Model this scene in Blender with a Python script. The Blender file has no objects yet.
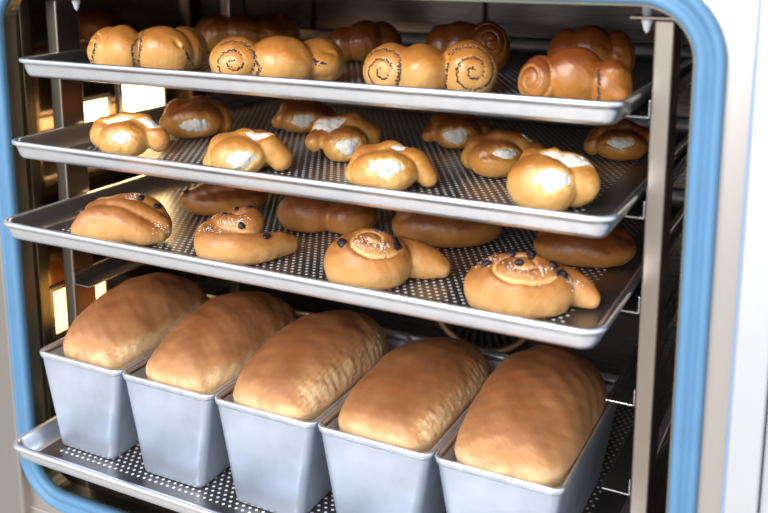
import math, random
import numpy as np

# ---------------------------------------------------------------- shape maths (millimetres)
V = lambda *a: np.array(a, float)

def unit(a):
    a = np.asarray(a, float)
    return a / np.linalg.norm(a)

def frame(a):
    a = unit(a)
    up = V(0, 0, 1) if abs(a[2]) < .9 else V(0, 1, 0)
    u = unit(np.cross(up, a))
    return u, np.cross(a, u), a

def smin(a, b, k):
    h = np.clip(.5 + .5 * (b - a) / k, 0, 1)
    return b + (a - b) * h - k * h * (1 - h)

def smax(a, b, k):
    return -smin(-a, -b, k)

def sstep(x, a, b):
    t = np.clip((x - a) / (b - a), 0, 1)
    return t * t * (3 - 2 * t)

def ell(P, c, r, ax=None):
    q = P - np.asarray(c, float)
    if ax is not None:
        q = np.stack([q @ np.asarray(e, float) for e in ax], -1)
    r = np.asarray(r, float)
    k0 = np.sqrt(((q / r) ** 2).sum(-1)) + 1e-9
    k1 = np.sqrt(((q / (r * r)) ** 2).sum(-1)) + 1e-9
    return k0 * (k0 - 1) / k1

def yawed(deg, tilt=0):
    a, t = math.radians(deg), math.radians(tilt)
    x = V(math.cos(a) * math.cos(t), math.sin(a) * math.cos(t), math.sin(t))
    y = V(-math.sin(a), math.cos(a), 0)
    return x, y, np.cross(x, y)

def chain(P, pts, k=.01):
    d = None
    for p, q in zip(pts[:-1], pts[1:]):
        a, b = V(*p[:3]), V(*q[:3])
        ab = b - a
        t = np.clip((P - a) @ ab / (ab @ ab), 0, 1)
        e = np.linalg.norm(P - a - t[:, None] * ab, axis=1) - (p[3] + (q[3] - p[3]) * t)
        d = e if d is None else smin(d, e, k)
    return d

def disc(P, c, axis, R, h, e):
    u, v, w = frame(axis)
    q = P - np.asarray(c, float)
    qw = q @ w
    rho = np.sqrt(np.maximum((q * q).sum(-1) - qw * qw, 0))
    dx, dy = rho - (R - e), np.abs(qw) - (h - e)
    return np.minimum(np.maximum(dx, dy), 0) + np.hypot(np.maximum(dx, 0), np.maximum(dy, 0)) - e

def spiral(P, c, axis, R, pitch, sg, turn=0, sq=1.0):
    """0..1 closeness to a spiral line drawn on the +axis side of a lobe"""
    u, v, w = frame(axis)
    q = P - np.asarray(c, float)
    a, b, qw = q @ u, q @ v / sq, q @ w
    rho = np.hypot(a, b)
    t = rho / pitch - np.arctan2(b, a) / (2 * math.pi) + turn
    dist = np.abs(t - np.round(t)) * pitch
    return np.exp(-(dist / sg) ** 2) * sstep(qw, 0, 4) * (1 - sstep(rho, R * .8, R * .98)) * sstep(rho, .8, 3)

def line(P, a, b, sg):
    a, b = V(*a), V(*b)
    ab = b - a
    t = np.clip((P - a) @ ab / (ab @ ab), 0, 1)
    return np.exp(-(np.linalg.norm(P - a - t[:, None] * ab, axis=1) / sg) ** 2)

def noise(P, scale, seed, oct=2):
    rs = np.random.RandomState(seed)
    o = 0
    amp = 1.0
    for _ in range(oct):
        for _ in range(5):
            k = rs.normal(size=3)
            k = k / np.linalg.norm(k) * rs.uniform(.6, 1.4) / scale
            o = o + amp * np.sin(P @ k * 2 * math.pi + rs.uniform(0, 6.28))
        scale *= .45
        amp *= .5
    return o / 5

def surface_nets(fn, lo, hi, h):
    lo, hi = np.asarray(lo, float), np.asarray(hi, float)
    n = np.ceil((hi - lo) / h).astype(int) + 1
    g = np.stack(np.meshgrid(*[lo[i] + h * np.arange(n[i]) for i in range(3)], indexing='ij'), -1)
    F = fn(g.reshape(-1, 3)).reshape(n)
    I = F < 0
    c = I[:-1, :-1, :-1].astype(int) * 0
    offs = [(i, j, k) for i in (0, 1) for j in (0, 1) for k in (0, 1)]
    sl = lambda o: tuple(slice(o[a], n[a] - 1 + o[a]) for a in range(3))
    for o in offs:
        c = c + I[sl(o)]
    cell = (c > 0) & (c < 8)
    idx = -np.ones(cell.shape, int)
    ijk = np.argwhere(cell)
    idx[cell] = np.arange(len(ijk))
    acc = np.zeros((len(ijk), 3))
    cnt = np.zeros(len(ijk))
    f = {o: F[sl(o)][cell] for o in offs}
    for o in offs:
        for a in range(3):
            if o[a] == 0:
                p = list(o); p[a] = 1; p = tuple(p)
                x, y = f[o], f[p]
                m = (x < 0) != (y < 0)
                t = np.where(m, x / np.where(m, x - y, 1), 0)
                pt = np.tile(np.array(o, float), (len(ijk), 1))
                pt[:, a] = t
                acc[m] += pt[m]
                cnt[m] += 1
    verts = lo + h * (ijk + acc / cnt[:, None])
    quads = []
    for a in range(3):
        b, d = (a + 1) % 3, (a + 2) % 3
        s0 = [slice(None)] * 3; s1 = [slice(None)] * 3
        s0[a] = slice(0, n[a] - 1); s1[a] = slice(1, n[a])
        A, B = I[tuple(s0)], I[tuple(s1)]
        for flip in (0, 1):
            e = np.argwhere((A & ~B) if flip == 0 else (~A & B))
            e = e[(e[:, b] > 0) & (e[:, d] > 0) & (e[:, b] < n[b] - 1) & (e[:, d] < n[d] - 1)]
            q = []
            for (ob, od) in ((-1, -1), (0, -1), (0, 0), (-1, 0)):
                z = e.copy(); z[:, b] += ob; z[:, d] += od
                q.append(idx[z[:, 0], z[:, 1], z[:, 2]])
            q = np.stack(q, -1)
            quads.append(q if flip == 0 else q[:, ::-1])
    quads = np.concatenate(quads)
    for _ in range(2):                                   # settle the vertices onto the surface
        d = fn(verts)
        n3 = grad(fn, verts)
        verts = verts - np.clip(d, -h, h)[:, None] * n3 * .8
    return verts, quads

def grad(fn, P, e=.4):
    g = np.stack([fn(P + e * np.eye(3)[i]) - fn(P - e * np.eye(3)[i]) for i in range(3)], -1)
    return g / (np.linalg.norm(g, axis=1)[:, None] + 1e-9)

# ---- poppy-seed roll: a rolled log pressed so that the spiral ends bulge beside a middle band
def poppy_roll(v):
    L, R, M = v['L'], v['R'], v['M']
    def parts(P):
        g = 0 * P[:, 0]
        d = None
        for (c, ax, rad, h, sp) in (L, R):
            e = ell(P, c, (rad, rad, h * 1.12), frame(ax))
            if sp:
                s = spiral(P, c, ax, rad, sp, 1.3, v.get('turn', 0))
                e = e + v.get('gr', .9) * s
                g = np.maximum(g, s)
            d = e if d is None else smin(d, e, 3)
        for (c, r, yw, tl) in M:
            e = ell(P, c, r, yawed(yw, tl))
            d = smin(d, e, 2.0)
        for (a, b, sg, dep) in v.get('cuts', ()):
            s = line(P, a, b, sg)
            d = d + dep * s
            g = np.maximum(g, .7 * s)
        d = d + 1.1 * noise(P, 34, v['seed']) + .25 * noise(P, 7, v['seed'] + 5)
        return smax(d, -P[:, 2], 5), g
    return parts, (-72, -45, -2), (72, 45, 62)

# ---- curd pastry: two lobes, each open on white curd, with a strand of dough laid across
def curd_pastry(v):
    eyes = v['eyes']
    def parts(P):
        d = None
        for (c, r, yw) in v['lobes']:
            e = ell(P, c, r, yawed(yw))
            d = e if d is None else smin(d, e, 2.5)
        for pts in v['strands']:
            d = smin(d, chain(P, pts, 6), 3.2)
        d = d + .9 * noise(P, 30, v['seed']) + .3 * noise(P, 8, v['seed'] + 3)
        g = 0 * d
        for (c, n, a, b, rot) in eyes:
            q = P - V(*c)
            u, w, k = frame(n)
            cr, sr = math.cos(rot), math.sin(rot)
            x, y, z = q @ u, q @ w, q @ k
            x, y = x * cr + y * sr, -x * sr + y * cr
            m = eye(x, y, a, b, P, v['seed'])
            near = sstep(z, -14, -6)
            d = d + (5.0 * (1 - sstep(m, .55, 1.12)) + 1.4 * (1 - sstep(m, 1.0, 1.9))) * near
            g = np.maximum(g, (1 - sstep(m, .9, 1.5)) * near)
        return smax(d, -P[:, 2], 5), g
    return parts, (-62, -50, -2), (62, 50, 58)

def eye(x, y, a, b, P, seed):
    """a pointed, ragged slit: below 1 inside the opening"""
    y = y + .16 * b * np.cos(x / a * 3.1)
    return (np.abs(x / a) ** 1.55 + np.abs(y / b) ** 1.55) ** (1 / 1.55) + .17 * noise(P, 9, seed + 21)

def curd_blob(v, i):
    c, n, a, b, rot = v['eyes'][i]
    u, w, k = frame(n)
    cr, sr = math.cos(rot), math.sin(rot)
    ux, wy = u * cr + w * sr, -u * sr + w * cr
    body = curd_pastry(dict(v, eyes=[]))[0]
    def parts(P):
        d0 = body(P)[0]
        q = P - V(*c)
        m = eye(q @ ux, q @ wy, a, b, P, v['seed'])
        z = q @ k
        top = d0 + 2.5 - 1.3 * noise(P, 8, v['seed'] + 11) - 1.5 * np.clip(1 - m, 0, 1)
        d = smax(np.maximum(top, -(d0 + 8)), (m - 1.02) * min(a, b) * .7, 1.5)
        return np.maximum(d, -z - 10), 0 * d
    return parts, (-62, -50, -2), (62, 50, 58)

# ---- raisin swirl: a coiled snail of dough with a spiral seam and a tucked tail
def curve(pts, n=6):
    """smooth rope through the given points (x, y, z, radius)"""
    p = [pts[0]] + list(pts) + [pts[-1]]
    p = [np.array(q, float) for q in p]
    out = []
    for a, b, c, d in zip(p[:-3], p[1:-2], p[2:-1], p[3:]):
        for t in np.arange(n) / n:
            out.append(.5 * (2 * b + (c - a) * t + (2 * a - 5 * b + 4 * c - d) * t ** 2 + (3 * b - a - 3 * c + d) * t ** 3))
    return out + [p[-2]]

def coil(P, c, axis, R, pitch, sq, turn):
    """0 on the crown of a coiled rope .. 1 in the crease between two turns, and the crease itself"""
    u, w, k = frame(axis)
    q = P - np.asarray(c, float)
    x, y, z = q @ u, q @ w / sq, q @ k
    rho = np.hypot(x, y)
    t = rho / pitch - np.arctan2(y, x) / (2 * math.pi) + turn
    fr = np.abs(t - np.round(t))
    prof = 1 - np.sqrt(np.clip(1 - (1 - 2 * fr) ** 2, 0, 1))
    m = sstep(z, -2, 6) * (1 - sstep(rho, R * .86, R * 1.08)) * sstep(rho, 2, pitch * .4)
    return prof * m, np.exp(-(fr * pitch / 2.2) ** 2) * m

def raisin_swirl(v):
    ropes = [curve(r) for r in v.get('ropes', ())]
    def parts(P):
        d = None
        for (c, r, yw) in v['body']:
            e = ell(P, c, r, yawed(yw))
            d = e if d is None else smin(d, e, 3)
        for r in ropes:
            d = smin(d, chain(P, r), v.get('k', 2))
        g = 0 * d
        if 'coil' in v:
            s, g = coil(P, *v['coil'][:6])
            d = d + v['coil'][6] * s
        for (a, b, sg, dep) in v.get('cuts', ()):
            s = line(P, a, b, sg)
            d = d + dep * s
            g = np.maximum(g, .8 * s)
        d = d + 1.1 * noise(P, 36, v['seed']) + .3 * noise(P, 9, v['seed'] + 3)
        return smax(d, -P[:, 2], 5), g
    return parts, (-85, -60, -2), (95, 60, 60)

# ---- tin loaf: flanks that follow the tapering tin below the rim, a high rounded dome above it
def tin_loaf(v):
    a, b, c = v['a'], v['b'], v['c']
    def parts(P):
        low = np.maximum(-P[:, 2], 0)
        q = np.stack([P[:, 0] / (a * (1 - .0041 * low)), P[:, 1] / (b * (1 - .0017 * low)), np.maximum(P[:, 2], 0) / c], -1)
        e = 4.8 - 2.6 * sstep(P[:, 2], -4, c * .75) - .9 * sstep(P[:, 1], -20, 40) * (1 - sstep(P[:, 2], 0, c * .6))
        m = (np.abs(q[:, 0]) ** 2.45 + np.abs(q[:, 2]) ** 2.15) ** (1 / 2.3)
        m = (m ** e + np.abs(q[:, 1]) ** e) ** (1 / e)
        d = (m - 1) * 44
        up = sstep(P[:, 2], -12, 12)
        d = d + up * (1.5 * noise(P, 60, v['seed']) + .35 * noise(P, 13, v['seed'] + 4))
        g = 0 * d
        for (x0, z0, wid, amt) in v.get('shred', ()):
            s = np.exp(-((P[:, 2] - z0) / wid) ** 2) * sstep(P[:, 0], x0 - 10, x0 + 8)
            s = s * (1 - sstep(np.abs(P[:, 1]), b * .8, b))
            rough = noise(P * V(1, .7, 1), 6, v['seed'] + 7, 3)
            d = d + amt * s * (.9 + .8 * rough)
            g = np.maximum(g, s * (.8 + .35 * rough))
        for (p, q2, sg, dep) in v.get('cuts', ()):
            d = d + dep * line(P, p, q2, sg)
        f = .6 * sstep(-P[:, 1], b * .6, b * 1.0) * (1 - sstep(P[:, 2], 0, 16))
        g = np.maximum(g, f * (.55 + .5 * noise(P, 14, v['seed'] + 9)))
        return smax(d, -98 - P[:, 2], 5), np.clip(g, 0, 1)
    return parts, (-a - 9, -b - 9, -103), (a + 9, b + 9, c + 9)

# ---------------------------------------------------------------- every bun as the photograph shows it
POPPY = [
 dict(seed=1, rot=-6, L=((-38, 2, 23), (-.85, -.5, .1), 26, 24, 8), R=((46, 14, 23), (.5, -.75, .3), 25, 20, 0),
      M=[((-24, -8, 24), (24, 29, 27), 14, 0), ((20, -8, 23), (36, 29, 27), -8, -4), ((44, 6, 22), (22, 24, 24), 25, 0)],
      cuts=[((2, -46, 44), (-4, -36, 4), 4.0, 5), ((34, -34, 44), (50, -18, 6), 3.0, 3)],
      seeds=[('line', (0, -60, 46), (-6, -60, 10)), ('line', (-3, -60, 42), (-12, -60, 30)), ('line', (-12, -60, 30), (-10, -60, 10)), ('line', (46, -60, 30), (54, -60, 8)), ('line', (-52, -60, 38), (-60, -60, 10))]),
 dict(seed=2, rot=4, L=((-38, -4, 25), (-.2, -.95, .12), 28, 25, 10), R=((44, 8, 23), (.45, -.6, .6), 27, 22, 0),
      M=[((4, -9, 25), (34, 30, 28), -8, -6), ((40, 2, 24), (27, 25, 20), -20, -10)],
      cuts=[((16, -38, 44), (46, -28, 8), 2.6, 3), ((24, -26, 46), (56, -14, 34), 2.4, 3.2), ((34, -30, 30), (50, -26, 24), 2.5, 5)],
      seeds=[('face', 0), ('line', (-24, -60, 40), (-19, -60, 22)), ('line', (-19, -60, 22), (-22, -60, 5)), ('line', (36, -60, 27), (48, -60, 24)), ('line', (33, -60, 33), (38, -60, 22))]),
 dict(seed=3, rot=0, L=((-36, -2, 24), (-.34, -.92, .1), 28, 24, 9.5), R=((38, -5, 25), (.18, -.97, .12), 30, 26, 10.5),
      M=[((-6, -10, 25), (27, 31, 27), 0, 0)],
      seeds=[('face', 0), ('face', 1), ('line', (19, -60, 36), (16, -60, 6)), ('line', (-28, -60, 36), (-30, -60, 6))]),
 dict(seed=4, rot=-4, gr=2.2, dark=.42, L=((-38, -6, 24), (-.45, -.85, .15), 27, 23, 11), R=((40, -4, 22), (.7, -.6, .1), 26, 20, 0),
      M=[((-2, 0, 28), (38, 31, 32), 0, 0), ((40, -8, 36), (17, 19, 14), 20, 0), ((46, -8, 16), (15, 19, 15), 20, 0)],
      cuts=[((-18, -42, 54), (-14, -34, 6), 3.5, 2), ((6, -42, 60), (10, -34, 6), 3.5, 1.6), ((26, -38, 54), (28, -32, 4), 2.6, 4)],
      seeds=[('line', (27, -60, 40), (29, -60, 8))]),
 dict(seed=5, rot=10, dark=.45, L=((-40, 0, 26), (-.5, -.8, .3), 29, 24, 0), R=((42, 4, 25), (.6, -.7, .4), 28, 24, 0),  # back row from here: dark puts the chamber's shade into the crust colour
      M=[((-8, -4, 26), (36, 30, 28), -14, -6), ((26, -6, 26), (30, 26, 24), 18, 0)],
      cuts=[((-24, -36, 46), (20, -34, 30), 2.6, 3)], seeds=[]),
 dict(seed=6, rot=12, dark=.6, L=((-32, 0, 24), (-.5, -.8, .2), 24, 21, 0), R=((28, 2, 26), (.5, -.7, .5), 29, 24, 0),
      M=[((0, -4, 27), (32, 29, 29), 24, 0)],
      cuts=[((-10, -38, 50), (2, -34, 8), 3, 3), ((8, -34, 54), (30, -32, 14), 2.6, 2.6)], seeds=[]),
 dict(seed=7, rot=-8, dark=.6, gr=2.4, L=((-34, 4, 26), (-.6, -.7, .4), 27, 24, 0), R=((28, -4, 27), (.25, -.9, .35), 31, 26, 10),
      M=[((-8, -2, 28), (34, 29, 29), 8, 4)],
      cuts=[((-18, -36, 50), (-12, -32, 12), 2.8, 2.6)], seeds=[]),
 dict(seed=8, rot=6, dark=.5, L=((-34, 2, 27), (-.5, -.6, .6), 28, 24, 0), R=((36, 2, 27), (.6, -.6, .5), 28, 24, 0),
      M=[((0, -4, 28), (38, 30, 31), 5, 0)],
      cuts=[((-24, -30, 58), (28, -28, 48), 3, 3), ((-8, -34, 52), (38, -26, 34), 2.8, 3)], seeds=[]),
]
CURD = [
 dict(seed=21, rot=-5, lobes=[((-8, -14, 17), (30, 23, 20), 0), ((-18, 12, 20), (32, 21, 20), 14)],
      strands=[[(-34, 8, 26, 11), (-8, 2, 31, 11), (14, -4, 28, 13), (32, -12, 17, 14)]],
      eyes=[((-8, -33, 24), (0, -.85, .55), 15, 7, 0), ((-16, -6, 39), (-.15, -.68, .72), 19, 5.5, .1), ((25, -14, 35), (.25, -.7, .66), 15, 6.5, -.45)]),
 dict(seed=22, rot=3, lobes=[((-10, -14, 18), (31, 23, 21), 0), ((12, 12, 21), (32, 23, 20), -14)],
      strands=[[(-38, 4, 10, 11), (-26, 2, 26, 13), (0, -2, 31, 13), (24, -6, 26, 14), (38, -10, 13, 13)]],
      eyes=[((-8, -36, 22), (0, -.84, .54), 18, 10, 0), ((14, -10, 41), (.1, -.66, .75), 17, 6, -.12)]),
 dict(seed=23, rot=0, lobes=[((-4, -12, 19), (35, 25, 22), 0), ((-2, 14, 22), (32, 22, 20), 10)],
      strands=[[(-34, 4, 14, 11), (-22, 4, 31, 12), (4, 6, 36, 11), (28, 2, 28, 12), (42, -2, 12, 11)]],
      eyes=[((-2, -29, 29), (.05, -.7, .72), 21, 10, 0), ((14, -2, 46), (.2, -.6, .78), 10, 4, 0)]),
 dict(seed=24, rot=-4, lobes=[((-10, -10, 20), (38, 26, 24), -12), ((16, 12, 22), (38, 25, 22), -32)],
      strands=[[(-36, 4, 20, 11), (-24, 12, 33, 11), (0, 16, 36, 10)]],
      eyes=[((2, -29, 29), (.1, -.7, .7), 23, 9, .05), ((14, 2, 41), (.1, -.55, .83), 28, 11, -.35)]),
 dict(seed=25, rot=6, dark=.4, lobes=[((0, -8, 20), (38, 25, 24), 0), ((10, 12, 22), (34, 21, 24), 0)],  # rows behind the front: shade painted in through dark
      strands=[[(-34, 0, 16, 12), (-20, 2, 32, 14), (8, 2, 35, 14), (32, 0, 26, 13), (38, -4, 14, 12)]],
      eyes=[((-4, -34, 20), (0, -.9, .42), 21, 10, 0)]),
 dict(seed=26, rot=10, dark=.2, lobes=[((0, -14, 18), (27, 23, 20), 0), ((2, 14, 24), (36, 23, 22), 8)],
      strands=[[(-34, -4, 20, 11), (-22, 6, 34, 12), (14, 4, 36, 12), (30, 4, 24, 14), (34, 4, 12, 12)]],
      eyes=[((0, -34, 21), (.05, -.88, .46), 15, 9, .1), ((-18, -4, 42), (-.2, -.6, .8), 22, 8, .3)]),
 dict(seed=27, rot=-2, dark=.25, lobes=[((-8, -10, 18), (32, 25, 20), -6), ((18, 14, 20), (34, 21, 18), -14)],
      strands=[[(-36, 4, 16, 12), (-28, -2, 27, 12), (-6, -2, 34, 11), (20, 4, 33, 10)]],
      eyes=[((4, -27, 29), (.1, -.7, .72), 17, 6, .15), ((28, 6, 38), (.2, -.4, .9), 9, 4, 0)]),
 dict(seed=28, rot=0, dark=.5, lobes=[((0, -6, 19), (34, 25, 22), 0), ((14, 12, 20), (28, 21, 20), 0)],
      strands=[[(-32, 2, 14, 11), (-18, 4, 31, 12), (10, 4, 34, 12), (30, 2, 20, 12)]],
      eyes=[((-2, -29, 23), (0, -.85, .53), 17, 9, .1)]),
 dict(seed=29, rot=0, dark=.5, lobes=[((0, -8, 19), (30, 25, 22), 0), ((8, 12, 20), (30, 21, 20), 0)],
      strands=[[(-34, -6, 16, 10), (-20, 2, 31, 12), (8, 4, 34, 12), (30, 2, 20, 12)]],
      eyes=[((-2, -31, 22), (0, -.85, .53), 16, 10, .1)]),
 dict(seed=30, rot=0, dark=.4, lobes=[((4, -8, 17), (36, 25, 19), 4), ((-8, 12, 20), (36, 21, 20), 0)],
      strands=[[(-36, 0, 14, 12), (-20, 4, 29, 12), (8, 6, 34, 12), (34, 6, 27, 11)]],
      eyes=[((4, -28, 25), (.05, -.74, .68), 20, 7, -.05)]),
]
SWIRL = [
 dict(seed=41, rot=0, body=[((-2, 2, 16), (50, 30, 22), 6)], k=2.5,
      ropes=[[(-46, -4, 16, 15), (-34, -4, 26, 15), (-8, -14, 26, 15), (20, -26, 16, 14), (42, -24, 11, 10)],
             [(-34, 10, 30, 12), (-6, 2, 35, 13), (22, -8, 28, 14), (46, -14, 15, 13)],
             [(-24, 18, 32, 12), (8, 14, 36, 12), (34, 4, 30, 14), (48, 0, 16, 13)]],
      raisins=[(-46, 2, 36), (24, 4, 44), (40, -2, 34)], rr=5, sugar=[(42, -24, 16, 10), (14, 4, 46, 10)]),
 dict(seed=42, rot=2, body=[((-8, 4, 16), (36, 24, 20), 4)], k=1.5,
      ropes=[[(64, 0, 12, 9), (46, -10, 14, 13), (18, -24, 15, 15), (-12, -28, 16, 16), (-40, -16, 17, 16), (-44, 10, 20, 15), (-24, 26, 26, 15)],
             [(-28, 22, 28, 14), (-2, 26, 32, 14), (16, 14, 34, 14), (6, 0, 32, 13), (-16, 4, 32, 12), (-14, 12, 34, 10)]],
      raisins=[(-24, 14, 50), (-6, 22, 50), (12, 16, 50), (0, -10, 36), (30, -26, 28)], rr=4.2, sugar=[(-22, -8, 36, 16), (-2, -12, 38, 12), (-36, -8, 34, 12)]),
 dict(seed=43, rot=0, body=[((-8, 0, 17), (45, 37, 31), 0)], k=1.6,
      coil=((-6, -6, 30), (.08, -.42, .9), 35, 18, .8, .42, 8),
      ropes=[[(68, 4, 11, 9), (48, 10, 15, 17), (24, 16, 17, 20)]],
      raisins=[(4, 4, 50), (23, -6, 42), (24, -14, 38), (-32, -12, 38)], rr=4.8, sugar=[(6, -24, 40, 10), (-14, -18, 42, 10)]),
 dict(seed=44, rot=6, body=[((-6, 0, 16), (56, 36, 29), -6)], k=1.6,
      coil=((-6, -6, 28), (.05, -.42, .9), 46, 22, .62, .3, 8),
      ropes=[[(68, 0, 10, 9), (54, 8, 14, 15), (32, 16, 16, 18)]],
      raisins=[(-14, 6, 48), (8, 4, 47), (30, -6, 40), (35, -12, 36), (-40, -4, 38), (-8, -14, 42)], rr=4.6,
      sugar=[(-40, 0, 40, 12), (-12, -20, 40, 12), (14, -20, 38, 12), (46, -8, 24, 10)]),
 dict(seed=45, rot=8, dark=.4, body=[((0, 0, 16), (54, 34, 22), 0), ((-4, 6, 28), (26, 20, 16), 10)], k=3,  # back row: dark stands for shade, painted into the crust
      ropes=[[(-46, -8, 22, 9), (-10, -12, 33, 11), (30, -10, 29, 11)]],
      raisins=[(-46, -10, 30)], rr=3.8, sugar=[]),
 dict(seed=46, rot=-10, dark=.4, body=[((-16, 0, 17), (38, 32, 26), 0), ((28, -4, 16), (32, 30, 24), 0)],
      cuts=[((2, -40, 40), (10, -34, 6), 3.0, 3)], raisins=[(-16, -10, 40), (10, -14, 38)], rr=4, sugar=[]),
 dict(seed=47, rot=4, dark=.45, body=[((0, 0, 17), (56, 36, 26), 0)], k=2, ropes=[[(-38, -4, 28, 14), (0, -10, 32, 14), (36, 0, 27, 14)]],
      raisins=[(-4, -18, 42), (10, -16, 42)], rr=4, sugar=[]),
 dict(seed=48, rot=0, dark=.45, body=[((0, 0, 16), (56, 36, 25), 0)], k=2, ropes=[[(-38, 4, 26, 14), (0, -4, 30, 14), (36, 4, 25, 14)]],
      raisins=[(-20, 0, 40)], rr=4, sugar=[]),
]
LOAF = [
 dict(seed=61, a=46, b=86, c=53, shred=[(30, 6, 10, 1.0)], cuts=[((4, -40, 42), (24, 60, 38), 7, .9)]),
 dict(seed=62, a=46, b=92, c=52, shred=[(32, 5, 10, 1.0)]),
 dict(seed=63, a=49, b=94, c=48, shred=[(24, 14, 15, 1.5)], cuts=[((10, -70, 40), (26, 70, 36), 7, 1.0)]),
 dict(seed=64, a=49.5, b=92, c=38, shred=[(32, 10, 12, 1.5)]),
 dict(seed=65, a=50, b=94, c=56, cuts=[((34, -60, 34), (32, 70, 38), 7, 1.6), ((18, -20, 46), (-20, 10, 48), 7, .8)]),
]

# where each bun lies: x, y (m), turn (deg), width scale, height scale
PLACES = {
 'P': [
  (0.0952, 0.1155, 35.9, 0.87, 0.963),
  (0.2585, 0.1098, 38.0, 0.937, 0.857),
  (0.4115, 0.1151, 24.6, 0.878, 0.866),
  (0.5408, 0.1156, 11.5, 0.698, 0.801),
  (0.0678, 0.3297, 45.8, 0.956, 0.844),
  (0.2483, 0.3004, 40.6, 0.759, 0.826),
  (0.383, 0.2747, 14.1, 0.742, 0.908),
  (0.5211, 0.2359, 20.6, 0.646, 0.943),
 ],
 'C': [
  (0.0936, 0.0908, 38.0, 0.835, 0.985),
  (0.2416, 0.0811, 39.1, 0.821, 0.906),
  (0.3871, 0.0848, 27.2, 0.823, 0.858),
  (0.5329, 0.088, 12.7, 0.743, 1.027),
  (0.0931, 0.1907, 45.2, 0.846, 0.902),
  (0.2954, 0.1681, 40.0, 0.844, 0.921),
  (0.4595, 0.1752, 17.8, 0.802, 0.928),
  (0.1863, 0.2699, 32.4, 0.859, 0.793),
  (0.3743, 0.2717, 22.7, 0.848, 0.804),
  (0.5384, 0.29, 12.7, 0.701, 0.847),
 ],
 'S': [
  (0.1151, 0.0486, 43.8, 0.782, 0.951),
  (0.248, 0.0611, 38.5, 0.715, 0.952),
  (0.3867, 0.0645, 27.9, 0.85, 0.966),
  (0.5207, 0.063, 24.2, 0.779, 1.015),
  (0.1373, 0.1815, 45.5, 0.881, 0.879),
  (0.2672, 0.1785, 21.2, 0.915, 0.914),
  (0.3964, 0.1964, 27.3, 0.971, 0.971),
  (0.5322, 0.1992, 14.5, 0.819, 0.818),
 ],
}
LOAF_SPOTS = [(0.0552, 0.1313), (0.1748, 0.1313), (0.2838, 0.1313), (0.3974, 0.1313), (0.5122, 0.1313)]
# ---------------------------------------------------------------- Blender helpers
import bpy, bmesh
from mathutils import Vector
from mathutils.bvhtree import BVHTree

scene = bpy.context.scene
COL = scene.collection

def node_mat(name):
    m = bpy.data.materials.new(name)
    m.use_nodes = True
    nt = m.node_tree
    b = nt.nodes['Principled BSDF']
    return m, nt, b

def plain(name, col, rough=.5, metal=0.0, blotch=0.0, scale=30, bump=0.0, spec=.5):
    m, nt, b = node_mat(name)
    b.inputs['Roughness'].default_value = rough
    b.inputs['Metallic'].default_value = metal
    b.inputs['Specular IOR Level'].default_value = spec
    tc = nt.nodes.new('ShaderNodeTexCoord')
    nz = nt.nodes.new('ShaderNodeTexNoise')
    nz.inputs['Scale'].default_value = scale
    nz.inputs['Detail'].default_value = 5
    nt.links.new(tc.outputs['Object'], nz.inputs['Vector'])
    r = nt.nodes.new('ShaderNodeValToRGB')
    r.color_ramp.elements[0].position = .3
    r.color_ramp.elements[1].position = .7
    lo = [max(0, c * (1 - blotch)) for c in col]
    hi = [min(1, c * (1 + blotch)) for c in col]
    r.color_ramp.elements[0].color = (*lo, 1)
    r.color_ramp.elements[1].color = (*hi, 1)
    nt.links.new(nz.outputs['Fac'], r.inputs['Fac'])
    nt.links.new(r.outputs['Color'], b.inputs['Base Color'])
    if bump:
        bp = nt.nodes.new('ShaderNodeBump')
        bp.inputs['Strength'].default_value = bump
        bp.inputs['Distance'].default_value = .002
        nt.links.new(nz.outputs['Fac'], bp.inputs['Height'])
        nt.links.new(bp.outputs['Normal'], b.inputs['Normal'])
    return m

def brushed(name, col, rough, axis='Z', amount=.12):
    m, nt, b = node_mat(name)
    b.inputs['Metallic'].default_value = 1
    tc = nt.nodes.new('ShaderNodeTexCoord')
    mp = nt.nodes.new('ShaderNodeMapping')
    mp.inputs['Scale'].default_value = {'X': (2, 300, 300), 'Z': (300, 300, 2), 'Y': (300, 2, 300)}[axis]
    nz = nt.nodes.new('ShaderNodeTexNoise')
    nz.inputs['Scale'].default_value = 1
    nt.links.new(tc.outputs['Object'], mp.inputs['Vector'])
    nt.links.new(mp.outputs['Vector'], nz.inputs['Vector'])
    mr = nt.nodes.new('ShaderNodeMapRange')
    mr.inputs['To Min'].default_value = rough - amount / 2
    mr.inputs['To Max'].default_value = rough + amount / 2
    nt.links.new(nz.outputs['Fac'], mr.inputs['Value'])
    nt.links.new(mr.outputs['Result'], b.inputs['Roughness'])
    b.inputs['Base Color'].default_value = (*col, 1)
    return m

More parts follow.
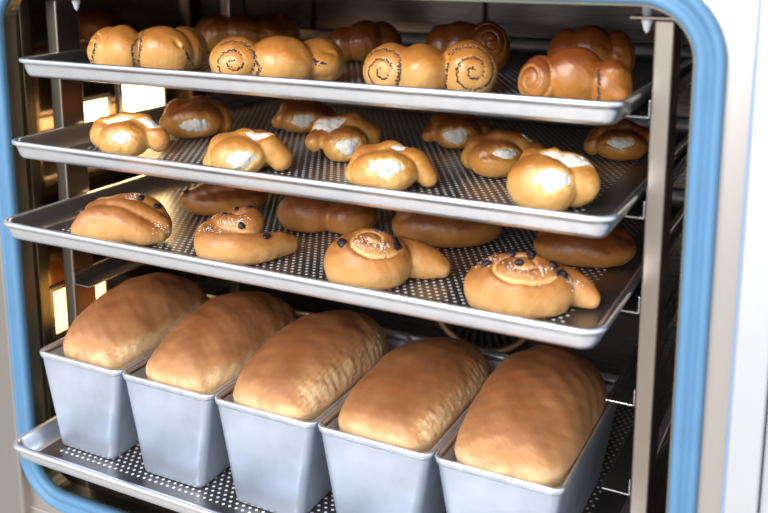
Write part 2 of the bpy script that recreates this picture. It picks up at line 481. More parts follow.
def dough(name, pale, gold, brown, rough=.42, grain=.25, grain_scale=700, spec=.5):
    """baked dough: the 'crust' attribute (0 soft seam .. 1 well baked, raised too for painted shade) picks the colour"""
    m, nt, b = node_mat(name)
    at = nt.nodes.new('ShaderNodeAttribute')
    at.attribute_name = 'crust'
    tc = nt.nodes.new('ShaderNodeTexCoord')
    n1 = nt.nodes.new('ShaderNodeTexNoise')
    n1.inputs['Scale'].default_value = 38
    n1.inputs['Detail'].default_value = 6
    n2 = nt.nodes.new('ShaderNodeTexNoise')
    n2.inputs['Scale'].default_value = grain_scale
    n2.inputs['Detail'].default_value = 3
    for n in (n1, n2):
        nt.links.new(tc.outputs['Object'], n.inputs['Vector'])
    ad = nt.nodes.new('ShaderNodeMath'); ad.operation = 'MULTIPLY_ADD'
    ad.inputs[1].default_value = .38
    nt.links.new(n1.outputs['Fac'], ad.inputs[0])
    nt.links.new(at.outputs['Fac'], ad.inputs[2])
    a2 = nt.nodes.new('ShaderNodeMath'); a2.operation = 'MULTIPLY_ADD'
    a2.inputs[1].default_value = .14
    nt.links.new(n2.outputs['Fac'], a2.inputs[0])
    nt.links.new(ad.outputs[0], a2.inputs[2])
    sb = nt.nodes.new('ShaderNodeMath'); sb.operation = 'SUBTRACT'
    sb.inputs[1].default_value = .26
    nt.links.new(a2.outputs[0], sb.inputs[0])
    r = nt.nodes.new('ShaderNodeValToRGB')
    r.color_ramp.elements[0].position = .05
    r.color_ramp.elements[0].color = (*pale, 1)
    r.color_ramp.elements[1].position = .95
    r.color_ramp.elements[1].color = (*brown, 1)
    e = r.color_ramp.elements.new(.45)
    e.color = (*gold, 1)
    nt.links.new(sb.outputs[0], r.inputs['Fac'])
    nt.links.new(r.outputs['Color'], b.inputs['Base Color'])
    b.inputs['Roughness'].default_value = rough
    b.inputs['Specular IOR Level'].default_value = spec
    b.inputs['Subsurface Weight'].default_value = .08
    b.inputs['Subsurface Radius'].default_value = (.006, .003, .0015)
    bp = nt.nodes.new('ShaderNodeBump')
    bp.inputs['Strength'].default_value = grain
    bp.inputs['Distance'].default_value = .0008
    nt.links.new(n2.outputs['Fac'], bp.inputs['Height'])
    nt.links.new(bp.outputs['Normal'], b.inputs['Normal'])
    return m

def perforated(name, w, d):
    """dark tray metal punched with a triangular pattern of bright-edged holes"""
    m, nt, b = node_mat(name)
    L = nt.links.new
    tc = nt.nodes.new('ShaderNodeTexCoord')
    p = .0075
    q = p * math.sqrt(3)
    def lattice(sx, sy):
        s = nt.nodes.new('ShaderNodeVectorMath'); s.operation = 'MULTIPLY_ADD'
        s.inputs[1].default_value = (1 / p, 1 / q, 0)
        s.inputs[2].default_value = (sx, sy, 0)
        L(tc.outputs['Object'], s.inputs[0])
        f = nt.nodes.new('ShaderNodeVectorMath'); f.operation = 'FRACTION'
        L(s.outputs[0], f.inputs[0])
        g = nt.nodes.new('ShaderNodeVectorMath'); g.operation = 'MULTIPLY_ADD'
        g.inputs[1].default_value = (p, q, 0)
        g.inputs[2].default_value = (-p / 2, -q / 2, 0)
        L(f.outputs[0], g.inputs[0])
        l = nt.nodes.new('ShaderNodeVectorMath'); l.operation = 'LENGTH'
        L(g.outputs[0], l.inputs[0])
        return l.outputs['Value']
    mn = nt.nodes.new('ShaderNodeMath'); mn.operation = 'MINIMUM'
    L(lattice(0, 0), mn.inputs[0]); L(lattice(.5, .5), mn.inputs[1])
    hole = nt.nodes.new('ShaderNodeMapRange')
    hole.inputs['From Min'].default_value = .0017
    hole.inputs['From Max'].default_value = .0014
    L(mn.outputs[0], hole.inputs['Value'])
    sp = nt.nodes.new('ShaderNodeSeparateXYZ')
    L(tc.outputs['Object'], sp.inputs[0])
    mask = hole.outputs['Result']
    for out, c, half in ((sp.outputs['X'], w / 2, w / 2 - .036), (sp.outputs['Y'], d / 2, d / 2 - .034)):
        cm = nt.nodes.new('ShaderNodeMath'); cm.operation = 'COMPARE'
        cm.inputs[1].default_value = c
        cm.inputs[2].default_value = half
        L(out, cm.inputs[0])
        mu = nt.nodes.new('ShaderNodeMath'); mu.operation = 'MULTIPLY'
        L(mask, mu.inputs[0]); L(cm.outputs[0], mu.inputs[1])
        mask = mu.outputs[0]
    nz = nt.nodes.new('ShaderNodeTexNoise')
    nz.inputs['Scale'].default_value = 14
    nz.inputs['Detail'].default_value = 6
    L(tc.outputs['Object'], nz.inputs['Vector'])
    r = nt.nodes.new('ShaderNodeValToRGB')
    r.color_ramp.elements[0].position = .35
    r.color_ramp.elements[1].position = .7
    r.color_ramp.elements[0].color = (.16, .145, .14, 1)
    r.color_ramp.elements[1].color = (.24, .22, .215, 1)
    L(nz.outputs['Fac'], r.inputs['Fac'])
    mx = nt.nodes.new('ShaderNodeMix'); mx.data_type = 'RGBA'
    L(mask, mx.inputs['Factor']); L(r.outputs['Color'], mx.inputs['A'])
    mx.inputs['B'].default_value = (.86, .87, .88, 1)
    L(mx.outputs['Result'], b.inputs['Base Color'])
    iv = nt.nodes.new('ShaderNodeMath'); iv.operation = 'SUBTRACT'
    iv.inputs[0].default_value = 1
    L(mask, iv.inputs[1])
    me = nt.nodes.new('ShaderNodeMath'); me.operation = 'MULTIPLY'
    me.inputs[1].default_value = .85
    L(iv.outputs[0], me.inputs[0])
    L(me.outputs[0], b.inputs['Metallic'])
    rr = nt.nodes.new('ShaderNodeMapRange')
    rr.inputs['To Min'].default_value = .24
    rr.inputs['To Max'].default_value = .36
    L(nz.outputs['Fac'], rr.inputs['Value'])
    L(rr.outputs['Result'], b.inputs['Roughness'])
    return m

def glow(name, col, strength):
    m, nt, b = node_mat(name)
    b.inputs['Base Color'].default_value = (*col, 1)
    b.inputs['Emission Color'].default_value = (*col, 1)
    b.inputs['Emission Strength'].default_value = strength
    b.inputs['Roughness'].default_value = .3
    return m

def link(name, me, mat, parent=None, loc=(0, 0, 0), rotz=0, smooth=True):
    o = bpy.data.objects.new(name, me)
    COL.objects.link(o)
    if mat:
        me.materials.append(mat)
    if smooth:
        me.polygons.foreach_set('use_smooth', [True] * len(me.polygons))
    o.location = loc
    o.rotation_euler = (0, 0, rotz)
    if parent:
        o.parent = parent
    return o

def mesh(vs, fs):
    me = bpy.data.meshes.new('mesh')
    me.from_pydata([tuple(map(float, v)) for v in vs], [], [tuple(map(int, f)) for f in fs])
    me.update()
    return me

def soften(o, width=.0008, seg=2, angle=30):
    m = o.modifiers.new('bevel', 'BEVEL')
    m.width = width
    m.segments = seg
    m.limit_method = 'ANGLE'
    m.angle_limit = math.radians(angle)
    m.harden_normals = False
    return o

def bm_mesh(bm):
    bmesh.ops.recalc_face_normals(bm, faces=bm.faces[:])
    me = bpy.data.meshes.new('mesh')
    bm.to_mesh(me)
    bm.free()
    return me

def add_box(bm, x0, x1, y0, y1, z0, z1):
    r = bmesh.ops.create_cube(bm, size=1)
    for v in r['verts']:
        v.co = Vector(((x0 + x1) / 2 + v.co.x * (x1 - x0), (y0 + y1) / 2 + v.co.y * (y1 - y0), (z0 + z1) / 2 + v.co.z * (z1 - z0)))

def box(name, dims, mat, parent=None, bevel=.0008):
    bm = bmesh.new()
    for d in (dims if isinstance(dims[0], (tuple, list)) else [dims]):
        add_box(bm, *d)
    o = link(name, bm_mesh(bm), mat, parent, smooth=False)
    if bevel:
        soften(o, bevel)
    return o

def rounded(x0, x1, y0, y1, r, n=8):
    pts = []
    for cx, cy, a0 in ((x1 - r, y0 + r, -90), (x1 - r, y1 - r, 0), (x0 + r, y1 - r, 90), (x0 + r, y0 + r, 180)):
        for i in range(n + 1):
            a = math.radians(a0 + 90 * i / n)
            pts.append((cx + r * math.cos(a), cy + r * math.sin(a), math.cos(a), math.sin(a)))
    return pts

def loops_mesh(loops, closed_profile=False, cap_first=False, cap_last=False):
    n = len(loops[0])
    vs = [p for l in loops for p in l]
    fs = []
    m = len(loops)
    for i in range(m if closed_profile else m - 1):
        a, b = i * n, ((i + 1) % m) * n
        for j in range(n):
            k = (j + 1) % n
            fs.append((a + j, a + k, b + k, b + j))
    if cap_first:
        fs.append(tuple(range(n))[::-1])
    if cap_last:
        fs.append(tuple((m - 1) * n + j for j in range(n)))
    me = mesh(vs, fs)
    bm = bmesh.new()
    bm.from_mesh(me)
    return bm_mesh(bm)

def tag(o, label, cat, group=None):
    o['label'] = label
    o['category'] = cat
    if group:
        o['group'] = group
    return o

def structure(o):
    o['kind'] = 'structure'
    return o

def empty(name, loc=(0, 0, 0)):
    o = bpy.data.objects.new(name, None)
    COL.objects.link(o)
    o.location = loc
    o.empty_display_size = .05
    return o

# ---------------------------------------------------------------- materials
STEEL_IN = brushed('oven interior steel', (.22, .17, .14), .17, 'Y', .08)
STEEL_MIRROR = brushed('polished side wall', (.42, .31, .22), .13, 'Y', .06)
STEEL_BACK = brushed('oven back wall steel', (.13, .105, .095), .28, 'X')
STEEL_FRAME = brushed('oven frame steel', (.60, .545, .50), .38, 'Z')
STEEL_CASE = brushed('oven casing steel', (.75, .77, .81), .42, 'Z')
STEEL_POST = brushed('rack post steel', (.37, .315, .26), .30, 'Z')
STEEL_RUN = brushed('rack runner steel', (.50, .48, .46), .28, 'Y')
STEEL_LEFT = brushed('left casing steel', (.44, .40, .37), .40, 'Z')  # browner than the other casing: a dim reflection put into the colour
STEEL_JAMB = brushed('chamber jamb steel', (.26, .24, .17), .30, 'Z')
FLOOR_DARK = plain('dark chamber floor', (.055, .038, .030), .30, .4, .4, 18)  # very dark brown, mottled surface
SEAL = plain('blue silicone door seal', (.095, .225, .375), .5, 0, .06, 20)
SEAL_REFLECTION = plain('painted seal reflection', (.20, .38, .70), .4)  # the seal's reflected blue, painted as a surface colour
TRAY_RIM = plain('aluminium tray rim', (.86, .87, .90), .32, 1, .04, 60)
TRAY_BASE = perforated('perforated tray metal', .6, .44)
PAN = plain('cast aluminium loaf tin', (.62, .68, .78), .42, .8, .20, 15, .12)
PAN_RIM = plain('loaf tin rim', (.74, .77, .83), .36, .9, .10, 60)
DARK = plain('dark fan housing', (.03, .028, .026), .5)
BRASS = plain('fan ring metal', (.42, .25, .12), .35, .9, .1)
NYLON = plain('white hanging pin', (.78, .80, .80), .4)
LAMP = glow('oven lamp glass', (1.0, .68, .32), 7.0)
LAMP_LOW = glow('lower oven lamp glass', (1.0, .58, .20), 3.0)
GLAZED = dough('egg glazed roll crust', (.80, .49, .18), (.57, .235, .045), (.20, .05, .010), .30, .10)
PASTRY = dough('curd pastry crust', (.80, .49, .17), (.60, .255, .05), (.22, .056, .011), .36, .15)
SWIRL_CRUST = dough('raisin swirl crust', (.80, .49, .20), (.56, .235, .055), (.21, .055, .012), .42, .22)
LOAF_CRUST = dough('tin loaf crust', (.84, .60, .33), (.54, .262, .105), (.25, .08, .024), .55, .35, 900, .35)
CURD_WHITE = plain('baked curd', (.84, .80, .70), .6, 0, .05, 200, .5)
POPPY_SEED = plain('poppy seeds', (.018, .02, .035), .5, 0, .4, 900)
RAISIN = plain('raisin skin', (.022, .012, .018), .3, 0, .4, 300, .6)
SUGAR = plain('sugar grains', (.92, .88, .82), .4)
FLOOR_TILE = plain('kitchen floor', (.50, .47, .43), .5, 0, .05, 4)

# ---------------------------------------------------------------- room
bm = bmesh.new()
add_box(bm, -3, 3.5, -4, 2, -1.0, -.95)
structure(link('floor', bm_mesh(bm), FLOOR_TILE, smooth=False))

# ---------------------------------------------------------------- oven
X0, X1, ZB, ZT = -.0455, .6412, -.330, .2262             # clear opening inside the door seal
FR = .062                                               # plane of the front frame
CX0, CX1, CY1, CZ0, CZ1 = -.052, .6475, .56, -.337, .231  # baking chamber
oven = tag(empty('combi_oven', (.3, .3, -.95)), 'stainless steel oven with its door open and a blue seal round the chamber', 'oven')
OL = Vector((-.3, -.3, .95))
def oven_part(o):
    o.parent = oven
    o.location = o.location + OL
    return o

hole = rounded(X0 + .002, X1 - .002, ZB + .002, ZT - .002, .040, 10)
def to_rect(px, pz, rx0, rx1, rz0, rz1):
    cx, cz = (X0 + X1) / 2, (ZB + ZT) / 2
    dx, dz = px - cx, pz - cz
    t = min(((rx1 - cx) if dx > 0 else (rx0 - cx)) / dx if abs(dx) > 1e-6 else 1e9,
            ((rz1 - cz) if dz > 0 else (rz0 - cz)) / dz if abs(dz) > 1e-6 else 1e9)
    return cx + dx * t, cz + dz * t
outer = [to_rect(a, b, -.11, .6795, -.40, .30) for a, b, _, _ in hole]
inn = [(a + .008 * nx, b + .008 * nz) for a, b, nx, nz in hole]
me = loops_mesh([[(a, FR, b) for a, b in outer], [(a, FR, b) for a, b in inn],
                 [(a, FR + .014, b) for a, b in inn], [(a, FR + .014, b) for a, b in outer]], True)
oven_part(soften(link('front_frame', me, STEEL_FRAME, smooth=False), .0006))
me = loops_mesh([[(a + n * nx, y, b + n * nz) for a, b, nx, nz in hole] for n, y in ((0, FR + .001), (0, FR + .0145), (.0078, FR + .0145), (.0078, FR + .001))], True)
oven_part(link('chamber_jamb', me, STEEL_JAMB, smooth=False))
prof = [(0, .002), (0, -.004), (.0012, -.007), (.004, -.0082), (.0075, -.0075), (.0095, -.0050), (.0115, -.0050),
        (.0135, -.0080), (.016, -.0095), (.0185, -.0090), (.0205, -.0065), (.021, .002)]
ring = rounded(X0, X1, ZB, ZT, .042, 14)
oven_part(link('door_seal', loops_mesh([[(a + nx * n, FR + y, b + nz * n) for a, b, nx, nz in ring] for n, y in prof], True), SEAL))
oven_part(box('side_casing', (.681, .705, .050, .078, -.95, .45), STEEL_CASE, bevel=.002))
oven_part(box('control_column', (.7062, 1.02, .046, .80, -.95, .45), STEEL_CASE, bevel=.003))
oven_part(box('reflection_strip', (.6797, .6808, .0555, .07, -.95, .45), SEAL_REFLECTION, bevel=0))  # thin blue strip added to stand for the door seal's reflection
oven_part(box('left_casing', (-.45, -.0620, FR - .0105, .80, -.95, .45), STEEL_LEFT, bevel=.003))
oven_part(box('lower_casing', (-.0690, .6795, FR - .002, .80, -.95, -.362), STEEL_FRAME, bevel=.002))
oven_part(box('top_casing', (-.0690, .6795, FR - .002, .80, .262, .45), STEEL_FRAME, bevel=.002))
oven_part(box('chamber_side', (CX0 - .012, CX0, FR + .014, CY1, CZ0, CZ1), STEEL_MIRROR))
oven_part(box('chamber_side', (CX1, CX1 + .012, FR + .014, CY1, CZ0, CZ1), STEEL_IN))
oven_part(box('chamber_back', (CX0 - .012, CX1 + .012, CY1, CY1 + .012, CZ0, CZ1), STEEL_BACK))
oven_part(box('chamber_ceiling', (CX0 - .012, CX1 + .012, FR + .014, CY1 + .012, CZ1, CZ1 + .012), STEEL_IN))
oven_part(box('chamber_floor', (CX0 - .012, CX1 + .012, FR + .014, CY1 + .012, CZ0 - .012, CZ0), FLOOR_DARK))
oven_part(box('back_rib', (.004, .022, CY1 - .010, CY1, CZ0, CZ1), STEEL_BACK))
oven_part(box('back_rib', (.276, .292, CY1 - .010, CY1, -.10, CZ1), STEEL_BACK))
oven_part(box('guide_rail', [(CX1 - .010, CX1, .09, .52, z, z + .014) for z in (-.25, -.17, -.09, -.01, .07, .15)], STEEL_RUN, bevel=.0006))
oven_part(box('wall_fin', (CX0, CX0 + .006, .084, .098, CZ0, CZ1), STEEL_JAMB, bevel=.001))
# fan cover on the back wall
bm = bmesh.new()
fc = (.30, CY1, -.2145)
for k in range(36):
    a = 2 * math.pi * k / 36
    t = Vector((math.cos(a), 0, math.sin(a))); s = Vector((-math.sin(a), 0, math.cos(a)))
    q = [fc + 0 * t if False else Vector(fc) + t * r + s * h + Vector((0, y, 0)) for r, h, y in
         ((.028, -.0012, -.012), (.028, .0012, -.012), (.078, .0024, -.012), (.078, -.0024, -.012),
          (.028, -.0012, -.006), (.028, .0012, -.006), (.078, .0024, -.006), (.078, -.0024, -.006))]
    vs = [bm.verts.new(x) for x in q]
    for f in ((0, 1, 2, 3), (7, 6, 5, 4), (0, 4, 5, 1), (1, 5, 6, 2), (2, 6, 7, 3), (3, 7, 4, 0)):
        bm.faces.new([vs[i] for i in f])
grille = oven_part(link('fan_grille', bm_mesh(bm), STEEL_BACK, smooth=False))
def ring_at(name, R, prof, mat, parent, N=64):
    lp = [[(fc[0] + (R + n) * math.cos(2 * math.pi * i / N), fc[1] + y, fc[2] + (R + n) * math.sin(2 * math.pi * i / N)) for i in range(N)] for n, y in prof]
    o = link(name, loops_mesh(lp, True), mat, parent)
    return o
ring_at('fan_ring', .084, [(-.007, -.014), (0, -.017), (.006, -.012), (.007, -.001), (-.007, -.001)], BRASS, grille)
ring_at('fan_hub', .020, [(-.019, -.016), (.006, -.014), (.008, -.004), (-.019, -.002)], STEEL_BACK, grille)
ring_at('fan_well', .042, [(-.034, -.003), (.036, -.003), (.036, -.0005), (-.034, -.0005)], DARK, grille)
# lamps in the left wall
def lamp(y0, y1, z0, z1, mat, bars):
    x = CX0
    fr = box('interior_lamp', [(x, x + .004, y0 - .006, y0, z0 - .006, z1 + .006), (x, x + .004, y1, y1 + .006, z0 - .006, z1 + .006),
                               (x, x + .004, y0, y1, z1, z1 + .006), (x, x + .004, y0, y1, z0 - .006, z0)] +
             [(x, x + .005, b0, b1, z0, z1) for b0, b1 in bars], STEEL_RUN)
    oven_part(fr)
    g = box('lamp_glass', (x + .0002, x + .0022, y0, y1, z0, z1), mat, fr, 0)
lamp(.153, .206, .0150, .0905, LAMP, [])
lamp(.232, .306, .0150, .1180, LAMP, [])
lamp(.105, .185, -.168, -.118, LAMP_LOW, [])

# ---------------------------------------------------------------- roll-in rack
TRAYS = [(-.0065, .0346, .1579), (-.0055, .0174, .0782), (-.0065, 0, 0), (-.0086, -.0079, -.2367)]
TD = .44
rack = tag(empty('tray_rack', (.298, .26, CZ0)), 'steel rack of four posts and angle runners carrying the trays inside the oven', 'rack')
RL = Vector((-.298, -.26, -CZ0))
def rack_part(o):
    o.parent = rack
    o.location = o.location + RL
    return o
PX = ((-.0250, -.0102), (.6042, .6190))
for (a, b) in PX:
    for (c, d) in ((.100, .132), (.398, .430)):
        rack_part(box('post', (a, b, c, d, CZ0, .212), STEEL_POST, bevel=.0015))
levels = [t[2] - .0198 for t in TRAYS]
levels[3:3] = [-.0992, -.1788]
for z in levels:
    rack_part(box('runner', [(.6029, .6041, .100, .430, z - .001, z + .013), (.5805, .6030, .100, .430, z - .0012, z)], STEEL_RUN, bevel=.0003))
    rack_part(box('runner', [(-.0101, -.0089, .100, .430, z - .001, z + .013), (-.0090, .0135, .100, .430, z - .0012, z)], STEEL_RUN, bevel=.0003))
for sgn, (a, b), (c, px) in ((1, PX[1], (.585, .596)), (-1, PX[0], (.016, .0075))):
    tb = rack_part(box('hanging_tab', (min(c, a), max(c, b), .1005, .1250, .2121, .2142), STEEL_POST, bevel=.0006))
    bm = bmesh.new()
    pr = [(.0001, .2005), (.0022, .2030), (.0034, .2075), (.0042, .2090), (.0042, .2125), (.0034, .2130), (.0040, .2170), (.0040, .2300), (.0001, .2302)]
    lp = [[(px + r * math.cos(2 * math.pi * i / 20), .112 + r * math.sin(2 * math.pi * i / 20), z) for i in range(20)] for r, z in pr]
    link('pin', loops_mesh(lp, False, True, True), NYLON, tb)
rack_part(box('cross_bar', (-.0250, .6190, .404, .424, .205, .2118), STEEL_POST))

# ---------------------------------------------------------------- baking trays
TRAY_LABELS = ['topmost perforated baking tray, holding the poppy-seed rolls',
               'second perforated baking tray from the top, holding curd pastries',
               'third perforated baking tray from the top, holding raisin swirls',
               'lowest perforated baking tray, standing under the loaf tins']
def rim_mesh():
    W = .605
    R = .019
    pr = [(-.0002, -.0008), (-.0012, 0), (-.0035, .0004), (-.0055, -.0003), (-.0070, -.0022), (-.0095, -.0110), (-.0118, -.0160), (-.0150, -.0182),
          (-.0190, -.0184), (-.0190, -.0194), (-.0140, -.0193), (-.0095, -.0182), (-.0068, -.0150), (-.0048, -.0085), (-.0040, -.0048),
          (-.0022, -.0046), (-.0004, -.0038), (.0002, -.0022)]
    base = rounded(R, W - R, R, TD - R, .0001, 10)
    return loops_mesh([[(x + nx * (R + n), y + ny * (R + n), z) for x, y, nx, ny in base] for n, z in pr], True)
RIM = rim_mesh()
def base_mesh():
    W, n = .605, .0175
    lp = rounded(n, W - n, n, TD - n, .0065, 8)
    a = [(x, y, -.0181) for x, y, _, _ in lp]
    b = [(x, y, -.0195) for x, y, _, _ in lp]
    return loops_mesh([b, a], False, True, True)
BASE = base_mesh()
BASE.materials.append(TRAY_BASE)
RIM.materials.append(TRAY_RIM)
for (x, y, z), lb in zip(TRAYS, TRAY_LABELS):
    t = tag(empty('baking_tray', (x, y, z)), lb, 'tray', 'perforated trays in the oven')
    link('perforated_base', BASE, None, t, smooth=False)
    link('rim', RIM, None, t)

# ---------------------------------------------------------------- loaf tins
PH = .1055
def pan_meshes():
    w, l, ix, iy = .1136, .212, .0195, .0060
    def lvl(n, z):                                       # outline n inside the outer wall at height z
        f = (PH - z) / PH
        r = .0105 - .002 * f
        return [(x, y, z) for x, y, _, _ in rounded(ix * f + n, w - ix * f - n, iy * f + n, l - iy * f - n, max(r - n * .6, .004), 7)]
    body = [lvl(.004, 0), lvl(.0012, .0006), lvl(.0002, .0020), lvl(0, .005), lvl(.0016, PH - .009), lvl(.0016, PH - .001),
            lvl(.0038, PH - .001), lvl(.0038, .010), lvl(.006, .0055), lvl(.012, .0045)]
    rim = [lvl(.0042, PH - .0065), lvl(.0010, PH - .0070), lvl(.0002, PH - .0058), lvl(0, PH - .0022), lvl(.0008, PH - .0004), lvl(.0020, PH),
           lvl(.0036, PH - .0004), lvl(.0044, PH - .0018)]
    return loops_mesh(body, False, True, True), loops_mesh(rim, True)
PB, PR = pan_meshes()
PB.materials.append(PAN); PR.materials.append(PAN_RIM)
PAN_SPOTS = [(-.0016 + .1138 * i, .0328) for i in range(5)]
PAN_WORDS = ['leftmost grey loaf tin on the lowest tray', 'second grey loaf tin from the left on the lowest tray',
             'middle grey loaf tin of the five on the lowest tray', 'fourth grey loaf tin from the left on the lowest tray',
             'rightmost grey loaf tin, nearest the right rack post']
PZ = TRAYS[3][2] - .0180
for (x, y), lb in zip(PAN_SPOTS, PAN_WORDS):
    t = tag(empty('loaf_tin', (x, y, PZ)), lb, 'loaf tin', 'loaf tins on the lowest tray')
    link('tin_body', PB, None, t)
    link('tin_rim', PR, None, t)

# ---------------------------------------------------------------- dough
def bake(name, shape, v, mat, voxel, scale=(1, 1, 1), top=45, dark=0.0, kind='bun'):
    fn, lo, hi = shape
    vs, qs = surface_nets(lambda P: fn(P)[0], lo, hi, voxel)
    N = grad(lambda P: fn(P)[0], vs)
    g = np.clip(fn(vs)[1], 0, 1)
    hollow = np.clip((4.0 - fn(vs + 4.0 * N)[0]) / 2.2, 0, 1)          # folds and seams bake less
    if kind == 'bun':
        c = .20 + .40 * sstep(N[:, 2], -.1, .95) + v.get('tan', .14) * sstep(vs[:, 2], 5, top) - v.get('pale', .30) * g - v.get('seam', .28) * hollow + dark  # dark: browner glaze on one front roll, painted shade on the rows behind
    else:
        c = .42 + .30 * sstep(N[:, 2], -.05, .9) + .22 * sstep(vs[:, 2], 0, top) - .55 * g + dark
    me = mesh(vs / 1000 * np.array(scale), qs)
    at = me.attributes.new('crust', 'FLOAT', 'POINT')
    at.data.foreach_set('value', np.clip(c, 0, 1.2).astype(np.float32))
    me.materials.append(mat)
    return me

def bvh_of(me):
    return BVHTree.FromPolygons([v.co[:] for v in me.vertices], [tuple(p.vertices) for p in me.polygons])

ICO = None
def grains(spots, r, seed, squash=.8):
    """many tiny bits in one mesh: spots are (point, normal)"""
    global ICO
    if ICO is None:
        b = bmesh.new()
        bmesh.ops.create_icosphere(b, subdivisions=1, radius=1)
        ICO = ([v.co.copy() for v in b.verts], [[v.index for v in f.verts] for f in b.faces])
        b.free()
    rnd = random.Random(seed)
    vs, fs = [], []
    for p, n in spots:
        k = len(vs)
        s = r * rnd.uniform(.7, 1.25)
        q = n.to_track_quat('Z', 'Y')
        a = rnd.uniform(0, 6.28)
        for c in ICO[0]:
            d = Vector((c.x * math.cos(a) - c.y * math.sin(a), c.x * math.sin(a) + c.y * math.cos(a), c.z * squash)) * s
            vs.append(p + q @ d)
        fs += [[i + k for i in f] for f in ICO[1]]
    return mesh(vs, fs)

def raisin_mesh(r, seed):
    fn = lambda P: ell(P, (0, 0, 0), (r, r * .8, r * .68)) + .15 * r * noise(P, r * 1.1, seed)
    vs, qs = surface_nets(fn, (-r - 2,) * 3, (r + 2,) * 3, r / 6)
    return mesh(vs / 1000, qs)

CAMP = (.7405, -.6037)
WH = {'P': 'the top tray', 'C': 'the second tray', 'S': 'the third tray'}
POPPY_WORDS = [
 'golden poppy-seed roll at the left end of the top tray front row',
 'golden roll with one seeded spiral, second in the top tray front row',
 'golden poppy-seed roll showing two seeded spirals, third in the top tray front row',
 'reddish-brown glazed roll with a plain spiral, right end of the top tray front row',
 'large shaded brown roll at the back left of the top tray',
 'shaded brown twisted roll at the back of the top tray, left of centre',
 'shaded brown coiled roll behind the roll with two seeded spirals on the top tray',
 'shaded brown roll close behind the reddish-brown glazed roll on the top tray']
CURD_WORDS = [
 'curd pastry with three white openings at the left front of the second tray',
 'curd pastry with a big round white eye, second in the second tray front row',
 'curd pastry with one wide white opening, third in the second tray front row',
 'largest curd pastry with two broad white openings at the right front of the second tray',
 'shaded brown curd pastry with one white eye, behind the leftmost pastry of the second tray',
 'curd pastry with two white openings, in the middle of the second tray',
 'shaded brown curd pastry just left of the largest pastry on the second tray',
 'small shaded curd pastry in the back row of the second tray, left of centre',
 'small shaded curd pastry in the back row of the second tray, right of centre',
 'shaded curd pastry at the right back of the second tray, beside the right rack post']
SWIRL_WORDS = [
 'twisted raisin bun with diagonal folds at the left front of the third tray',
 'sugared raisin swirl with an open coil, second in the third tray front row',
 'round raisin swirl with a pointed tail, third in the third tray front row',
 'long oval sugared raisin swirl at the right front of the third tray',
 'shaded raisin bun at the back left of the third tray, under the second tray rim',
 'shaded two-lobed raisin bun behind the second swirl of the third tray',
 'shaded raisin bun behind the round swirl with a tail on the third tray',
 'shaded plain raisin bun at the right back of the third tray']
LOAF_WORDS = ['leftmost tin loaf, brown crust, rising from the leftmost loaf tin',
 'second tin loaf from the left with smooth matte brown crust',
 'middle tin loaf with a pale torn side on its right',
 'fourth tin loaf from the left, with a pale shred along its right side',
 'rightmost tin loaf, the biggest, with a long crease on its right flank']

def hit_front(bv, p, d):
    h = bv.ray_cast(Vector(p), Vector(d))
    return (h[0], h[1]) if h[0] is not None else None

def put(name, me, kind, i, words, cat, group, tz):
    x, y, rot, s, sz = PLACES[kind][i]
    o = link(name, me, None, None, (x, y, tz), math.radians(rot))
    return tag(o, words[i], cat, group)

for i, v in enumerate(POPPY):
    s, sz = PLACES['P'][i][3:]
    S = np.array((s, s, sz))
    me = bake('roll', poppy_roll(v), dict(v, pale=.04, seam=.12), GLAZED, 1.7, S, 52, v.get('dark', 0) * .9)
    o = put('poppy_seed_roll', me, 'P', i, POPPY_WORDS, 'roll', 'poppy-seed rolls on the top tray', TRAYS[0][2] - .0181)
    if v['seeds']:
        bv = bvh_of(me)
        rnd = random.Random(v['seed'])
        spots = []
        for sd in v['seeds']:
            if sd[0] == 'face':
                c, ax, R, h, pitch = (v['L'], v['R'])[sd[1]]
                u, w, k = frame(ax)
                th = 1.0
                while th * pitch / 6.283 < R * .84:
                    rr = th * pitch / 6.283 + rnd.gauss(0, .7)
                    tw = th + 6.283 * v.get('turn', 0)
                    p = np.array(c) + u * rr * math.cos(tw) + w * rr * math.sin(tw) + k * 60
                    h_ = hit_front(bv, p / 1000 * S, -(k * S))
                    if h_ and rnd.random() < (.95 if math.sin(th * 1.3 + v['seed']) > -.6 else .35):
                        spots.append(h_)
                    th += .9 / max(th * pitch / 6.283, 2)
            else:
                a, b = np.array(sd[1], float), np.array(sd[2], float)
                for _ in range(int(np.linalg.norm(b - a) * 1.5)):
                    t = rnd.random()
                    p = a + (b - a) * t + np.array([rnd.gauss(0, .9), 0, rnd.gauss(0, .6)])
                    h_ = hit_front(bv, p / 1000 * S, (0, 1, 0))
                    if h_:
                        spots.append(h_)
        sm = link('poppy_seeds', grains(spots, .00085, v['seed']), POPPY_SEED, o, smooth=False)
        sm['kind'] = 'stuff'
        sm['label'] = 'blue-black poppy seeds'

for i, v in enumerate(CURD):
    s, sz = PLACES['C'][i][3:]
    S = np.array((s, s, sz))
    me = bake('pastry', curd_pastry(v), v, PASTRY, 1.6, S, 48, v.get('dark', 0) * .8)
    o = put('curd_pastry', me, 'C', i, CURD_WORDS, 'pastry', 'curd pastries on the second tray', TRAYS[1][2] - .0181)
    for j in range(len(v['eyes'])):
        fn, lo, hi = curd_blob(v, j)
        vs, qs = surface_nets(lambda P: fn(P)[0], lo, hi, 1.5)
        c = link('curd_filling', mesh(vs / 1000 * S, qs), CURD_WHITE, o)
        c['label'] = 'white baked curd in the opening'

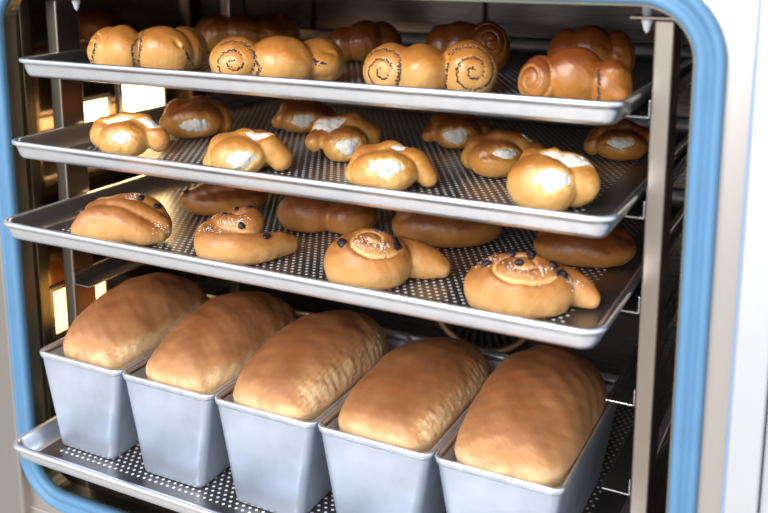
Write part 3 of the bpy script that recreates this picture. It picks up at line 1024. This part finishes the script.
for i, v in enumerate(SWIRL):
    s, sz = PLACES['S'][i][3:]
    S = np.array((s, s, sz))
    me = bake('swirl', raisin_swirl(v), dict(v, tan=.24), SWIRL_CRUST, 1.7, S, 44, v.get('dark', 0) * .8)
    o = put('raisin_swirl', me, 'S', i, SWIRL_WORDS, 'bun', 'raisin swirls on the third tray', TRAYS[2][2] - .0181)
    bv = bvh_of(me)
    for j, r in enumerate(v['raisins']):
        p = np.array(r) / 1000 * S
        h = bv.find_nearest(Vector(p))
        q = link('raisin', raisin_mesh(v['rr'] * (1 + .15 * math.sin(7 * j + v['seed'])), v['seed'] + j), RAISIN, o, h[0] - h[1] * .0010)
        q.rotation_euler = (.5 * math.sin(j * 3.1), .4 * math.cos(j * 2.3), j * 1.7)
    if v['sugar']:
        rnd = random.Random(v['seed'])
        spots = []
        for (x, y, z, rad) in v['sugar']:
            for _ in range(40):
                p = (np.array((x, y, z)) + np.array([rnd.gauss(0, rad * .5), rnd.gauss(0, rad * .4), rnd.gauss(0, rad * .25)])) / 1000 * S
                h = bv.find_nearest(Vector(p))
                spots.append((h[0], h[1]))
        q = link('sugar', grains(spots, .00055, v['seed'], 1), SUGAR, o, smooth=False)
        q['kind'] = 'stuff'
        q['label'] = 'white sugar grains'

for i, v in enumerate(LOAF):
    me = bake('loaf', tin_loaf(v), v, LOAF_CRUST, 2.4, (1, 1, 1), v['c'], -.04, 'loaf')
    x, y = LOAF_SPOTS[i]
    tag(link('tin_loaf', me, None, None, (x, y, PZ + PH)), LOAF_WORDS[i], 'loaf', 'loaves in the tins')

# ---------------------------------------------------------------- light
w = bpy.data.worlds.new('kitchen light')
scene.world = w
w.use_nodes = True
nt = w.node_tree
bg = nt.nodes['Background']
tc = nt.nodes.new('ShaderNodeTexCoord')
dp = nt.nodes.new('ShaderNodeVectorMath'); dp.operation = 'DOT_PRODUCT'
dp.inputs[1].default_value = (.40, -.80, .45)
nt.links.new(tc.outputs['Generated'], dp.inputs[0])
mr = nt.nodes.new('ShaderNodeMapRange')
mr.inputs['From Min'].default_value = -.7
mr.inputs['From Max'].default_value = .35
nt.links.new(dp.outputs['Value'], mr.inputs['Value'])
rp = nt.nodes.new('ShaderNodeValToRGB')
rp.color_ramp.elements[0].color = (.10, .085, .075, 1)
rp.color_ramp.elements[1].color = (.92, .97, 1.05, 1)
nt.links.new(mr.outputs['Result'], rp.inputs['Fac'])
nt.links.new(rp.outputs['Color'], bg.inputs['Color'])
bg.inputs['Strength'].default_value = 1.0

def area(name, loc, aim, size, size_y, power, col):
    l = bpy.data.lights.new(name, 'AREA')
    l.shape = 'RECTANGLE'
    l.size, l.size_y = size, size_y
    l.energy = power
    l.color = col
    o = bpy.data.objects.new(name, l)
    COL.objects.link(o)
    o.location = loc
    o.rotation_euler = (Vector(aim) - Vector(loc)).to_track_quat('-Z', 'Y').to_euler()
    return o
area('window_daylight', (.15, -2.3, 1.25), (.3, .1, -.05), 1.6, 1.3, 72, (.97, .98, 1.0))

# ---------------------------------------------------------------- camera
cd = bpy.data.cameras.new('camera')
cam = bpy.data.objects.new('camera', cd)
COL.objects.link(cam)
cam.location = (.7405, -.6037, .2636)
yaw, pitch, roll = 0.4682, 0.1878, -0.0009
fw = Vector((-math.sin(yaw) * math.cos(pitch), math.cos(yaw) * math.cos(pitch), -math.sin(pitch)))
cam.rotation_euler = fw.to_track_quat('-Z', 'Y').to_euler()
cd.sensor_fit = 'HORIZONTAL'
cd.sensor_width = 36
cd.lens = 920.13 / 768 * 36
cd.shift_x = -8.62 / 768
cd.shift_y = -132.14 / 768
cd.clip_start = .02
cd.dof.use_dof = True
cd.dof.focus_distance = .86
cd.dof.aperture_fstop = 4.5
scene.camera = cam

scene.view_settings.view_transform = 'Standard'
scene.view_settings.look = 'None'
scene.view_settings.gamma = 1
scene.view_settings.use_curve_mapping = False
scene.view_settings.exposure = 0.36
